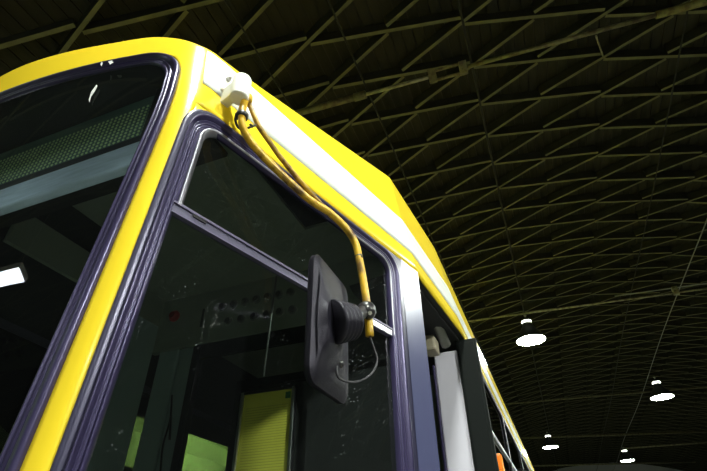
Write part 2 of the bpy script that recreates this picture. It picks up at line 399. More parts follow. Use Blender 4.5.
def pane(loop, ex, steps=7):
    b = B(); ca = sum(p[0] for p in loop) / len(loop); cz = sum(p[1] for p in loop) / len(loop); c = [(ca, cz)] * len(loop)
    vs = loft(b, [[S(a, z, ex) for a, z in lerp_loop(loop, c, k / steps)] for k in range(steps)], True)
    cv = b.verts.new(S(ca, cz, ex)); n = len(vs[-1])
    for i in range(n): b.faces.new((vs[-1][i], vs[-1][(i + 1) % n], cv))
    return b
ZLOW = -1.12
bus = empty('bus', (XM, .62, 0), 'yellow city bus with a white stripe, seen from below at its front corner', 'bus')

# --- yellow shell: front ring round the windscreen, pillar, fascia, roof
NC = 24; NA, NZ = 30, 16
AW0, AW1, ZW0, ZW1 = -W_ + .047, -.047, -.62, 1.388
wind_out = rr(AW0, AW1, ZW0, ZW1, [.12, .12, .135, .135], NC, NA, NZ)
ao = .02; Ra = .30
def outer_front():
    out = []; zt = zedge(ao); aL, aR = -W_ - ao, ao; Rz = zt - ZB; h = NC // 2
    def seg(p, q, n, first=True): return [(p[0] + (q[0] - p[0]) * i / n, p[1] + (q[1] - p[1]) * i / n) for i in range(0 if first else 1, n + 1)]
    out += seg((aL, ZLOW + Rz), (aL, ZLOW), h) + seg((aL, ZLOW), (aL + Ra, ZLOW), h, False)
    out += seg((aL + Ra, ZLOW), (aR - Ra, ZLOW), NA)[1:-1]
    out += seg((aR - Ra, ZLOW), (aR, ZLOW), h) + seg((aR, ZLOW), (aR, ZLOW + Rz), h, False)
    out += seg((aR, ZLOW + Rz), (aR, ZB), NZ)[1:-1]
    out += seg((aR, ZB), (aR, zt), h) + [(a, zedge(a)) for a, _ in seg((aR, 0), (aR - Ra, 0), h, False)]
    out += [(a, zedge(a)) for a, _ in seg((aR - Ra, 0), (aL + Ra, 0), NA)[1:-1]]
    out += [(a, zedge(a)) for a, _ in seg((aL + Ra, 0), (aL, 0), h)] + seg((aL, zt), (aL, ZB), h, False)
    out += seg((aL, ZB), (aL, ZLOW + Rz), NZ)[1:-1]
    return out
fo = outer_front()
bm = B(); rings(bm, [(lerp_loop(fo, wind_out, t), 0) for t in (0, .12, .25, .4, .55, .7, .85, 1)])
acols = [ao, .04, .06, .08, .11, .16] + [.16 + (A1 - .03 - .16) * k / 14 for k in range(1, 15)] + [A1 - .012, A1 - .005, A1, A1 + .005, A1 + .012] + [A1 + .03 + (L2 - .08) * k / 6 for k in range(7)] + [A2 - .03, A2 - .015, A2, A2 + .015, A2 + .03] + [A2 + .1 + (AEND - A2 - .1) * k / 12 for k in range(13)]
h = NC // 2
for sgn in (0, 1):
    f = (lambda a: a) if sgn == 0 else (lambda a: -W_ - a)
    loft(bm, [[S(f(a), ZB + (zedge(a) - ZB) * k / h) for k in range(h + 1)] for a in acols], False)
allA = [-W_ - a for a in reversed(acols)] + [a for a, _ in reversed([p for p in fo if abs(p[1] - zedge(p[0])) < 1e-6 and -W_ - ao + 1e-6 < p[0] < ao - 1e-6])] * 1 + acols
allA = sorted(set(round(a, 6) for a in allA))
roof = [[S(a, zedge(a) + .055 * math.sin(R(t)), .10 * (1 - math.cos(R(t)))) for a in allA] for t in (0, 12, 25, 40, 55, 70, 90)]
for i, a in enumerate(allA):                                # keep the cap's inset measured from the edge below it
    for k, t in enumerate((0, 12, 25, 40, 55, 70, 90)):
        q = S(a, zedge(a), .10 * (1 - math.cos(R(t)))); roof[k][i] = V((q.x, q.y, q.z + .055 * math.sin(R(t))))
loft(bm, roof, False)
top = roof[-1]; n = len(top)
mid = [V((XM, max(p.y, top[n // 2].y + .25), max(p.z + .04, ZK + CZ + .03))) for p in top]
loft(bm, [top, [p.lerp(q, .5) + V((0, 0, .03)) for p, q in zip(top, mid)], mid], False)
# yellow skin left and right of the black window surround, and the low side panels
sur_out = rr(.003, A1 - .004, -.95, ZB + .001, [.05, .01, .012, .10], 10, 20, 14)
base_out = rr(ao, A1 - .002, ZLOW, ZB, .001, 10, 20, 14); base_in = rr(.03, A1 - .02, -.90, ZB - .022, [.05, .01, .012, .10], 10, 20, 14)
bmesh.ops.remove_doubles(bm, verts=bm.verts, dist=2e-4); bmesh.ops.recalc_face_normals(bm, faces=bm.faces)
shell = obj('body_shell', bm, YEL, bus, True, solid=.008); shell.data.materials.append(DRK); shell.modifiers['solid'].material_offset = 1; shell['label'] = 'yellow painted front, fascia and roof edge'
bm = B(); rings(bm, [(base_out, 0), (lerp_loop(base_out, base_in, .5), 0), (base_in, 0)])
for f in (lambda a: a, lambda a: -W_ - a):
    loft(bm, [[S(f(a), z) for z in (ZLOW, -.6, -.12)] for a in (A2, A2 + 2, A2 + 4, A2 + 6, AEND)], False)
loft(bm, [[S(-W_ - a, z) for z in (ZLOW, -.6, -.12)] for a in (ao, .3, .8, A1, A2)], False)
pe = [S(AEND, z) for z in (ZLOW, ZB, ZK)]; pl = [S(-W_ - AEND, z) for z in (ZLOW, ZB, ZK)]
loft(bm, [pe, pl], False)
obj('side_skin', bm, YEL, bus, True, solid=.008)

# --- white stripe along the fascia, in the lengths of the panels
ZS0, ZS1 = 1.222, 1.434
def stripe(aa, top=None):
    b = B(); loft(b, [[S(a, min(ZS0 + (ZS1 - ZS0) * k / 4, zedge(a) - .004 if top else 9), -.0055) for k in range(5)] for a in aa], False)
    o = obj('white_stripe', b, WHT, bus, True, solid=.001); o['label'] = 'white stripe along the yellow fascia'
ac = [a for a in acols if .035 < a < A1 - .001]
stripe([.032] + ac + [A1 - .001], True); stripe([a for a in acols if A1 - .001 < a < A2 + .001] + [A2 + .001]); stripe([a for a in acols if a >= A2])

# --- windscreen
wo = wind_out; wi = rr(AW0 + .050, AW1 - .050, ZW0 + .05, ZW1 - .040, [.09, .09, .10, .10], NC, NA, NZ)
bm = B(); prof = [(0, .003), (.04, .009), (.12, .014), (.25, .016), (.40, .013), (.50, .006), (.55, .003), (.60, .006), (.66, .007), (.72, .002), (.78, .001), (.84, .004), (.90, .004), (.96, 0), (1, -.006)]
rings(bm, [(wo, .006)] + [(lerp_loop(wo, wi, t), -hh) for t, hh in prof])
bmesh.ops.recalc_face_normals(bm, faces=bm.faces); wg = obj('windscreen_gasket', bm, RUB, bus, True)
wglass = obj('windscreen', pane(lerp_loop(wo, wi, .97), .002, 8), WGL, bus, True)
# chips in paint and glass
def chip(pix, ex, parent, name, s=1):
    b = B(); vs = []
    for x, y in pix:
        r = ray(x, y); best = None                      # where the sight line meets the front skin
        lo, hi = .3, 1.2
        for _ in range(40):
            t = (lo + hi) / 2; p = r * (t / r.y); c = None
            a = (p.x - XM) / (.835) ; a = (min(max(a, -1), 1) - 1) * W_ / 2
            q = S(a, p.z)
            if p.y < q.y - ex: lo = t
            else: hi = t
        vs.append(b.verts.new(W(p)))
    b.faces.new(vs); return obj(name, b, CHIP, parent)
chip([(96.5, 84.5), (97.5, 86), (95, 91), (91, 97), (89.5, 102.5), (88.8, 100), (91, 92)], .004, wglass, 'glass_chip')
chip([(108, 61.5), (112, 60.5), (113.5, 62.5), (110, 64.5)], .020, wg, 'paint_chip'); chip([(101.5, 61.5), (103, 63), (101.5, 66.5), (100.5, 64)], .020, wg, 'paint_chip')

# --- side window in the tapered cab side
def sl(s): return A1 * (1 - s / 1.262)      # distance forward of the kink -> path coordinate
ZSW = -.78
w1 = rr(sl(1.236), sl(.176), ZSW, 1.097, [.08, .08, .10, .10], 10, 20, 14)
w2 = rr(sl(1.214), sl(.238), ZSW + .05, 1.054, [.06, .06, .07, .065], 10, 20, 14)
w3 = rr(sl(1.207), sl(.249), ZSW + .065, 1.043, [.05, .05, .058, .052], 10, 20, 14)
bm = B(); rings(bm, [(sur_out, .004), (sur_out, -.007), (lerp_loop(sur_out, w1, .15), -.010), (lerp_loop(sur_out, w1, .6), -.010), (w1, -.009)])
sp = obj('window_surround', bm, SUR, bus, True); ja = sl(.150)
bm = B(); loft(bm, [[S(ja + (A1 - .003 - ja) * k / 4, z, e) for z, e in ((-.95, .0), (-.95, -.0125), (-.4, -.0125), (.2, -.0125), (.7, -.0125), (ZB, -.0125), (ZB, 0))] for k in range(5)], False); obj('pillar_cover', bm, JAM, bus); sp['label'] = 'violet black panel around the cab side window'
bm = B(); prof = [(0, .008), (.04, .013), (.12, .018), (.24, .020), (.36, .017), (.46, .010), (.50, .008), (.58, .012), (.68, .012), (.74, .007), (.82, .010), (.92, .009), (1, .000)]
rings(bm, [(lerp_loop(w1, w2, t), -hh) for t, hh in prof]); sw = obj('side_window', bm, RUB, bus, True); sw['label'] = 'ribbed black rubber gasket of the cab side window'
bm = B(); rings(bm, [(w2, .004), (w2, -.009), (lerp_loop(w2, w3, .5), -.011), (w3, -.008), (w3, .012)]); obj('window_lip', bm, RUB, sw, True)
ZT0, ZT1 = .712, .743
u2 = rr(sl(1.1975), sl(.2375), ZT0, 1.0545, [.004, .004, .07, .065], 10, 20, 14)[40:]; u3 = rr(sl(1.187), sl(.247), ZT0, 1.045, [.004, .004, .058, .052], 10, 20, 14)[40:]
bm = B(); loft(bm, [[S(a, z, ex) for a, z in lp_] for lp_, ex in [(u2, .004), (u2, -.0105), (lerp_loop(u2, u3, .5), -.0125), (u3, -.0095), (u3, .012)]], False); obj('window_frame', bm, ANO, sw, True)
q2 = rr(sl(1.2145), sl(.2372), ZT0, 1.0550, [.004, .004, .07, .075], 10, 20, 14)[40:]
bm = B(); loft(bm, [[S(a, z, ex) for a, z in lp_] for lp_, ex in [(q2, -.002), (lerp_loop(q2, u2, .3), -.006), (lerp_loop(q2, u2, .7), -.006), (u2, -.001)]], False); obj('frame_lip', bm, RUB, sw, True)
def bar(a0, a1, z0, z1, e0, e1, M, name, n=10):
    b = B(); loft(b, [[S(a0 + (a1 - a0) * k / n, z, e) for z, e in ((z0, e1), (z0, e0), (z1, e0), (z1, e1))] for k in range(n + 1)], True, True, True); return obj(name, b, M, sw)
bar(sl(1.208), sl(.250), ZT0, ZT1, -.004, .014, TRAN, 'transom')
bar(sl(1.208), sl(.250), ZT1 - .007, ZT1, -.009, -.004, TRAN, 'transom_lip'); bar(sl(1.15), sl(1.11), ZT0 + .016, ZT0 + .024, -.008, -.004, PLS, 'catch', 1)
bar(sl(.40), sl(.252), ZT0 + .002, ZT1 - .009, -.007, -.004, ALU, 'latch_plate', 2)
obj('glass', pane(rr(sl(1.186), sl(.251), ZT1 - .01, 1.043, [.002, .002, .058, .052], 6, 10, 6), .006, 4), GLS, sw)
obj('glass', pane(rr(sl(1.208), sl(.248), ZSW + .06, ZT0 + .01, [.05, .05, .002, .002], 6, 10, 6), .010, 4), GLS, sw)

# --- door opening behind the kink
bm = B(); k = S(A1, .5, .004); kx, ky = k.x, k.y
hexa(bm, [(kx - .003, ky - .02, CZ + ZLOW), (kx + .001, ky + .004, CZ + ZLOW), (kx - .11, ky + .03, CZ + ZLOW), (kx - .12, ky - .01, CZ + ZLOW), (kx - .003, ky - .02, CZ + ZB), (kx + .001, ky + .004, CZ + ZB), (kx - .11, ky + .03, CZ + ZB), (kx - .12, ky - .01, CZ + ZB)])
dp = obj('door_pillar', bm, JAM, bus)
YD = 2.66
def yd(px, py, Y=YD): return on_y(px, py, Y)
bm = B(); zt = yd(466, 339).z; box(bm, yd(456, 345).x, yd(475, 337).x, YD, YD + .045, CZ + ZLOW + .1, CZ + zt); box(bm, yd(456, 345).x + .012, yd(475, 337).x - .012, YD - .006, YD, CZ + ZLOW + .12, CZ + zt - .02)
dl_ = obj('door_leaf', bm, RUBD, bus, bevel=.006); dl_['label'] = 'black edged end of the folded open door'
bm = B(); box(bm, yd(445.5, 460).x, yd(456, 345).x - .001, YD + .012, YD + .04, CZ + ZLOW + .1, CZ + 1.045); o = obj('door_panel', bm, mat('white_door_panel', (.66, .63, .74), .35, coat=.2), dl_, bevel=.008); o['label'] = 'white inner panel of the folded door'
bm = B(); box(bm, yd(442.5, 460).x, yd(445.5, 460).x, YD + .0, YD + .05, CZ + ZLOW + .1, CZ + .97); obj('seal', bm, RUB, dl_, bevel=.006)
bm = B(); tube(bm, [W(on_y(424, 306, 2.3)), W(on_y(436, 322, 2.45)), W(on_y(446, 345, 2.6))], .030, 8); obj('door_arm', bm, mat('grey_arm', (.22, .22, .20), .5), bus, True)
bm = B(); c = W(on_y(431, 346, 2.5)); obox(bm, c, (.035, 0, 0), (0, .06, 0), (0, 0, .045)); obj('door_motor', bm, mat('cream_box', (.30, .26, .19), .5), bus, bevel=.012)
bm = B(); loft(bm, [[S(a, z, e) for z, e in ((ZB, .0), (ZB, .34), (1.16, .36), (1.16, .02))] for a in (A1 + .01, A2, A2 + .6)], True, True, True); obj('door_header', bm, DRK, bus)

# --- rear side: windows between dark posts
FR = mat('dark_window_frame', (.05, .047, .07), .4)
def rear_side(f, first, GM):
    a = first
    b = B(); loft(b, [[S(f(t), z, e) for z, e in ((ZB - .045, .0), (ZB - .045, -.004), (ZB, -.004), (ZB, 0))] for t in (first, A2 + 3, AEND)], True, True, True); obj('window_rail', b, FR, bus)
    b = B(); loft(b, [[S(f(t), z, e) for z, e in ((-.16, .0), (-.16, -.004), (-.10, -.004), (-.10, 0))] for t in (first, A2 + 3, AEND)], True, True, True); obj('window_rail', b, FR, bus)
    edges = [first, A2 + 1.83, A2 + 3.4, A2 + 5.0, A2 + 6.6, A2 + 8.2, AEND]
    for t in edges:
        b = B(); loft(b, [[S(f(tt), z, e) for z, e in ((-.12, .0), (-.12, -.005), (ZB - .04, -.005), (ZB - .04, 0))] for tt in (t - .05, t + .05)], True, True, True); obj('window_post', b, FR, bus)
    for t0, t1 in zip(edges, edges[1:]):
        b = B(); loft(b, [[S(f(tt), z, .008) for z in (-.12, ZB - .04)] for tt in (t0 + .045, t1 - .045)], False); g = obj('rear_window', b, GM, bus)
        if GM is TNT: continue
        b = B(); loft(b, [[S(f(tt), z, e) for z, e in ((.70, .006), (.70, -.004), (.725, -.004), (.725, .006))] for tt in (t0 + .045, t1 - .045)], True, True, True); obj('window_bar', b, ALU, g)
rear_side(lambda a: a, A2 + .18, DKG); rear_side(lambda a: -W_ - a, .35, TNT)
bm = B(); ind = W(on_y(497.5, 466, 2.95)); obox(bm, ind, (.034, 0, 0), (0, .03, 0), (0, 0, .062)); o = obj('side_indicator', bm, LENO, bus, bevel=.016); o['label'] = 'orange turn indicator on the bus side'
bm = B(); c = W(on_x(524, 453.5, XS - .03)); obox(bm, c, (.03, 0, 0), (0, .10, 0), (0, 0, .03)); o = obj('marker_lamp', bm, LENW, bus, bevel=.01); o['label'] = 'small lit white marker lamp on the stripe'

# --- wheels
def wheel(x, y):
    b = B(); lathe(b, (x - .14, y, .48), (1, 0, 0), [(0, .30), (0, .44), (.03, .48), (.25, .48), (.28, .44), (.28, .30), (.24, .26), (.24, .10)], 28); w = obj('wheel', b, RUB, bus, True)
    b = B(); lathe(b, (x - .10, y, .48), (1, 0, 0), [(0, .29), (.16, .29), (.20, .12), (.21, .05)], 20); obj('hub', b, STE, w, True)
for x in (XS - .22, 2 * XM - XS + .22):
    for y in (3.7, 9.6): wheel(x, y)

# --- cab interior
xl, xr = 2 * XM - XS + .08, XS - .14
bm = B(); box(bm, xl, xr - .25, .95, 12.0, .42, .46); obj('cab_floor', bm, DRK, bus)
YP = 2.35; kI = YP / 2.0
def ip(x, y, Y=YP): return on_y(x, y, Y)
ZCL = ip(165, 301).z
bm = B(); box(bm, -2.10, -1.04, 1.15, 12.0, CZ + ZCL, CZ + ZCL + .02); box(bm, -2.62, -2.10, 1.95, 12.0, CZ + ZCL, CZ + ZCL + .02); box(bm, -1.04, -.62, 1.95, 12.0, CZ + ZCL, CZ + ZCL + .02); obj('ceiling_lining', bm, CRM, bus)
zb = ip(176, 349).z; POST = mat('grey_post', (.26, .34, .34), .55)
bm = B(); box(bm, ip(165, 301).x - .02, -.62, YP, YP + .05, CZ + zb, CZ + ZCL); bh = obj('bulkhead', bm, CRM, bus, bevel=.008); bh['label'] = 'cream bulkhead with switches above the cab doorway'
xp0, xp1, xq = ip(139, 440).x, ip(160, 440).x, ip(177, 440).x
bm = B(); box(bm, xp0, xp1 - .004, YP, YP + .06, .46, CZ + zb); obj('bulkhead_post', bm, POST, bus, bevel=.01)
bm = B(); box(bm, xp1, xq, YP + .012, YP + .06, .46, CZ + zb); obj('bulkhead_post', bm, POST, bus, bevel=.01)
bm = B(); tube(bm, spline([W(ip(172, 395, YP - .01)), W(ip(170, 420, YP - .01)), W(ip(163, 445, YP - .01)), W(ip(160, 475, YP - .01))], 5), .006, 6); tube(bm, [W(ip(171, 415, YP - .01)), W(ip(169.5, 440, YP - .01))], .007, 6); obj('post_cable', bm, PLS, bus, True)
bm = B(); box(bm, xq, xq + .05, YP - .01, YP + .03, .46, CZ + zb - .01); obj('doorway_seal', bm, RUBD, bus)
bm = B(); box(bm, xq, -1.1, YP, YP + .02, CZ + zb - .10, CZ + zb); obj('doorway_header', bm, RUBD, bus)
x0s = ip(230, 430).x; x1s = ip(241, 430).x; zs = ip(243, 380).z
bm = B(); box(bm, x0s, x1s, YP, YP + .05, .46, CZ + zs); box(bm, x0s, -.70, YP, YP + .05, CZ + zs - .05, CZ + zs); obj('screen_frame', bm, RUBD, bus, bevel=.006)
bm = B(); box(bm, x1s - .01, -.70, YP + .03, YP + .05, .46, CZ + zs - .02); obj('screen_panel', bm, DRK, bus)
bm = B(); box(bm, ip(306, 430).x, -.62, YP, YP + .06, .46, CZ + zb); obj('screen_post', bm, DRK, bus)
# lining of the far side: solid above, a window band, solid below
xw = ip(165, 301).x
bm = B(); box(bm, xw - .03, xw, 1.20, YP, CZ + ip(168, 325).z, CZ + ZCL); obj('side_lining', bm, CRM, bus)
bm = B(); box(bm, xw - .03, xw, YP - .30, YP, .46, CZ + ip(168, 325).z); obj('side_lining', bm, POST, bus)
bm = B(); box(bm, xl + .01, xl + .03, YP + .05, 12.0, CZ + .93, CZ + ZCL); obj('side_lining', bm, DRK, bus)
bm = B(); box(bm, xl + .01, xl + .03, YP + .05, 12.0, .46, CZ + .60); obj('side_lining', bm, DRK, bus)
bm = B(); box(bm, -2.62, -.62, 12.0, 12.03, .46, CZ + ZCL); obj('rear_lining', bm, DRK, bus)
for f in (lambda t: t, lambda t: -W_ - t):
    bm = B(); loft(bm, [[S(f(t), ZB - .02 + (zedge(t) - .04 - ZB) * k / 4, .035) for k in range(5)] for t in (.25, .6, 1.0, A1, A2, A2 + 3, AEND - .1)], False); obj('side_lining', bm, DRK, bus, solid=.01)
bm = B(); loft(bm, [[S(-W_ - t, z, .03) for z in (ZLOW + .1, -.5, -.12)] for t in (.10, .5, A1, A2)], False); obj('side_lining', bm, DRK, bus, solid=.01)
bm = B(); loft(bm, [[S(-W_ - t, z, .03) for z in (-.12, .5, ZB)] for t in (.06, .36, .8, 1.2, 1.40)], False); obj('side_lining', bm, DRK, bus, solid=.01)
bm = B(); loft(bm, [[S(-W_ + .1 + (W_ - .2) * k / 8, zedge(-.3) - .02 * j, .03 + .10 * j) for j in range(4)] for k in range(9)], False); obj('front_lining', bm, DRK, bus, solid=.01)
BTN = mat('dark_button', (.05, .05, .05), .4); BTR = mat('button_rim', (.12, .13, .11), .45)
for (x0, y0, x1, y1, n) in ((223, 307, 291, 292.5, 7), (229, 321.5, 293, 310, 6)):
    for k in range(n):
        p = W(ip(x0 + (x1 - x0) * k / (n - 1), y0 + (y1 - y0) * k / (n - 1)))
        b = B(); lathe(b, p, (0, -1, 0), [(-.002, .030), (.012, .030), (.014, .023)], 14); o = obj('switch', b, BTR, bh)
        b = B(); lathe(b, p + V((0, -.014, 0)), (0, -1, 0), [(0, .022), (.010, .020)], 14)
        c = obj('switch_button', b, BTN, bh)
bm = B(); lathe(bm, W(ip(175, 316.5)), (0, -1, 0), [(-.002, .042), (.014, .042), (.035, .024)], 16); o = obj('red_lamp', bm, LENR, bh); o['label'] = 'small red warning lamp'
tx = bpy.data.curves.new('digit', 'FONT'); tx.body = '1'; tx.size = .20; tx.extrude = .001; tx.align_x = 'CENTER'; tx.align_y = 'CENTER'
to = bpy.data.objects.new('digit_tmp', tx); col.objects.link(to); dg = bpy.context.evaluated_depsgraph_get(); dme = bpy.data.meshes.new_from_object(to.evaluated_get(dg)); bpy.data.objects.remove(to)
do = bpy.data.objects.new('digit', dme); col.objects.link(do); dme.materials.clear(); dme.materials.append(BTN); do.parent = bh; do.rotation_euler = (R(90), 0, 0); do.location = W(ip(202.5, 319)) + V((0, -.003, 0)); do['label'] = 'black number 1 on the bulkhead'
bm = B(); tube(bm, [W(on_y(263.5, 376, 1.5)), W(on_y(276.5, 276, 1.5))], .0045, 8); o = obj('hanging_cord', bm, mat('grey_cord', (.09, .09, .09), .5), bus, True)
# destination display, its frame and the grey roller blind below it behind the windscreen
YDs = .76
bm = B(); zA, zBt = 1.205, 1.40; box(bm, -2.35, -1.015, YDs, YDs + .02, CZ + 1.14, CZ + 1.42); ds = obj('destination_display', bm, mat('display_face', (.11, .19, .175), .4), bus); ds['label'] = 'unlit dot matrix destination display'
bm = B(); px_ = .0205
for r_ in range(11):
    for c_ in range(62):
        x = -1.045 - c_ * px_; z = 1.197 + r_ * .0165
        lathe(bm, (x, YDs - .001, CZ + z), (0, -1, 0), [(0, .0055), (.002, .0055)], 6, False, True)
o = obj('display_dots', bm, DOT, ds); o['kind'] = 'stuff'
bm = B(); box(bm, -2.38, -.98, YDs - .02, YDs, CZ + 1.135, CZ + 1.178); box(bm, -1.028, -.98, YDs - .02, YDs, CZ + 1.17, CZ + 1.42); obj('display_frame', bm, mat('frame_black', (.018, .018, .022), .4), ds, bevel=.004)
bm = B(); loft(bm, [[V((x, YDs - .03, CZ + 1.133)), V((x, YDs - .035, CZ + 1.02)), V((x, YDs - .01, CZ + 1.008)), V((x, YDs, CZ + 1.13))] for x in (-2.38, -1.7, -.985)], True, True, True); o = obj('roller_blind', bm, GRY, bus, bevel=.006); o['label'] = 'grey roller blind behind the windscreen'
bm = B(); box(bm, xl + .2, -1.0, YDs + .02, 1.14, CZ + 1.44, CZ + 1.46); obj('display_housing', bm, DRK, bus)
bm = B(); box(bm, -2.5, -.86, YDs + .05, 1.15, .9, CZ - .55); obj('dashboard', bm, DRK, bus, bevel=.05)
# steering wheel behind the windscreen
bm = B(); cs = V((-2.12, 1.02, CZ - .12)); ax = V((0, -.45, .9)).normalized(); u_, w_ = frame_of(ax)
ring = [cs + (u_ * math.cos(2 * math.pi * k / 32) + w_ * math.sin(2 * math.pi * k / 32)) * .22 for k in range(33)]; tube(bm, ring, .015, 8)
for k in (0, 1, 2): tube(bm, [cs, cs + (u_ * math.cos(2.09 * k) + w_ * math.sin(2.09 * k)) * .22], .01, 6)
tube(bm, [cs, cs - ax * .6], .03, 8); obj('steering_wheel', bm, PLS, bus, True)

# --- framed notice on the screen behind the cab
def ny(x, y): return on_y(x, y, YP - .02)
na, nb_, nc_ = ny(243, 393.5), ny(296.5, 387), ny(240, 471)
xa, xb_, zt_ = na.x, nb_.x, (na.z + nb_.z) / 2; hN = 1.36 * (xb_ - xa)
nf = empty('framed_notice', W((xa, YP - .02, zt_ - hN)), 'yellow printed sheet in a silver-sided frame behind the cab side window', 'notice')
SHT = bpy.data.materials.new('yellow_sheet'); SHT.use_nodes = True; nt = SHT.node_tree; pb = nt.nodes['Principled BSDF']; pb.inputs['Roughness'].default_value = .6
tc = nt.nodes.new('ShaderNodeTexCoord'); sx = nt.nodes.new('ShaderNodeSeparateXYZ'); nt.links.new(tc.outputs['Generated'], sx.inputs[0])
def mth(op, a, b=None):
    n_ = nt.nodes.new('ShaderNodeMath'); n_.operation = op
    for i_, v_ in enumerate((a, b)):
        if v_ is None: continue
        if isinstance(v_, (int, float)): n_.inputs[i_].default_value = v_
        else: nt.links.new(v_, n_.inputs[i_])
    return n_.outputs[0]
fz = mth('FRACT', mth('MULTIPLY', sx.outputs['Z'], 34)); line = mth('LESS_THAN', fz, .22)
ins = mth('MULTIPLY', mth('GREATER_THAN', sx.outputs['X'], .07), mth('LESS_THAN', sx.outputs['X'], .93)); ins = mth('MULTIPLY', ins, mth('MULTIPLY', mth('GREATER_THAN', sx.outputs['Z'], .12), mth('LESS_THAN', sx.outputs['Z'], .84)))
mx = nt.nodes.new('ShaderNodeMix'); mx.data_type = 'RGBA'; mx.inputs[6].default_value = (.84, .80, .11, 1); mx.inputs[7].default_value = (.52, .50, .08, 1)
nt.links.new(mth('MULTIPLY', line, ins), mx.inputs[0]); nt.links.new(mx.outputs[2], pb.inputs['Base Color'])
bm = B(); box(bm, xa + .018, xb_ - .018, YP - .030, YP - .026, CZ + zt_ - hN, CZ + zt_ - .012); obj('sheet', bm, SHT, nf)
for x0, x1 in ((xa, xa + .019), (xb_ - .019, xb_)):
    bm = B(); box(bm, x0, x1, YP - .042, YP - .016, CZ + zt_ - hN, CZ + zt_); obj('side_rail', bm, ALU, nf, bevel=.004)
bm = B(); box(bm, xa, xb_, YP - .040, YP - .016, CZ + zt_ - .012, CZ + zt_ + .004); obj('top_rail', bm, PLS, nf, bevel=.003)
bm = B(); box(bm, xa, xb_, YP - .026, YP - .012, CZ + zt_ - hN, CZ + zt_ - .01); obj('backing', bm, PLS, nf)
bm = B(); box(bm, xb_ - .060, xb_ - .028, YP - .0315, YP - .030, CZ + zt_ - .062, CZ + zt_ - .026); o = obj('logo', bm, mat('green_print', (.05, .22, .06), .6), nf); o['label'] = 'small green printed mark'

# --- outside mirror on its yellow arm
tdir = V((-math.sin(R(16)), -math.cos(R(16)))); 
def offs(x, y, off):                        # where a sight line meets the plane at a distance outside the cab side
    r = ray(x, y); t = (N1.dot(PK) + off) / (r.x * N1.x + r.y * N1.y); return r * t
n3 = V((N1.x, N1.y, 0)); t3 = V((tdir.x, tdir.y, 0))
XMR = -.45
cy0, cy1, cz0, cz1 = on_x(311, 330, XMR).y, on_x(347, 340, XMR).y, .5 * (on_x(306, 378, XMR).z + on_x(343, 404, XMR).z), .5 * (on_x(318, 255, XMR).z + on_x(349, 290, XMR).z)
def mloop(inset, x, r, shrink=0):
    pts = rr(cy0 + inset, cy1 - inset, cz0 + inset * 1.1, cz1 - inset * 1.1, r, 6, 8, 10)
    return [V((x, a, z + CZ)) for a, z in pts]
bc = W(on_x(334, 322, XMR + .03)); be = W(on_x(352, 322, XMR + .058)); bax = (be - bc).normalized(); bu, bwv = frame_of(bax); bl = (be - bc).length
bm = B(); R0 = mloop(.006, XMR - .018, .03); n = len(R0)
def toward(loop, c, k, x): return [V((x, p.y + (c.y - p.y) * k, p.z + (c.z - p.z) * k)) for p in loop]
base = mloop(0, XMR, .035)
circ = [bc + V((.004, (math.cos(t)) * .050, (math.sin(t)) * .058)) for t in [math.atan2((p.z - bc.z) / 1.5, (p.y - bc.y)) for p in base]]
mid1 = [p.lerp(q, .45) + V((-.006, 0, 0)) for p, q in zip(base, circ)]
loft(bm, [R0, mloop(0, XMR - .012, .035), base, mloop(.012, XMR + .008, .03), [V((XMR + .014, *p.lerp(q, .35).yz)) for p, q in zip(base, circ)], [V((XMR + .021, *p.lerp(q, .7).yz)) for p, q in zip(base, circ)], circ], True, True, True)
mir = obj('side_mirror', bm, PLA, bus, True); mir['label'] = 'black textured housing of the outside mirror'
ms = mir.modifiers.new('es', 'EDGE_SPLIT'); ms.split_angle = R(50)
bm = B(); loft(bm, [mloop(.012, XMR - .0195, .028), mloop(.012, XMR - .0185, .028)], True, True, True); obj('mirror_glass', bm, mat('mirror_silver', (.8, .8, .8), .03, 1), mir)
bm = B(); prf = []
for k in range(5):
    h0 = -.01 + (bl + .012) * k / 5; st = (bl + .012) / 5; rd = .056 - .0024 * k; prf += [(h0, rd - .004), (h0 + st * .3, rd), (h0 + st * .7, rd), (h0 + st * .98, rd - .004)]
prf += [(bl + .004, .036), (bl + .004, .022)]
lathe(bm, bc, bax, prf, 30); obj('bellows', bm, PLA, mir, True)
# arm tube
ta = [(246, 98, .068), (243.3, 106, .070), (242, 113, .072), (243, 127, .076), (252.5, 144, .082), (279, 172, .100), (309.6, 199.6, .130), (330, 213, .150), (346.5, 229, .168), (355, 242.5, .178), (359, 258, .184), (364, 285, .194), (368, 314, .2), (369.7, 336, .2)]
tp = [W(offs(*q)) for q in ta]
bm = B(); sp_ = spline(tp, 6); tube(bm, sp_, .0115, 14); obj('arm_tube', bm, TUB, mir, True)
sr = [(249, 103, .070), (258.6, 126.5, .078), (279, 155.5, .094), (299, 180, .116), (320, 203.5, .138), (331, 213, .150)]
bm = B(); tube(bm, [W(offs(*q)) for q in sr], .0082, 10); obj('stay_rod', bm, mat('rusty_yellow_rod', (.42, .24, .015), .5, noise=(30, (.10, .05, .012), .36, .56)), mir, True)
bm = B(); a_, b_ = W(offs(358.5, 255.5, .183)), W(offs(359.5, 259.5, .184)); tube(bm, [a_, b_], .0123, 14); obj('tape_band', bm, PLS, mir, True)
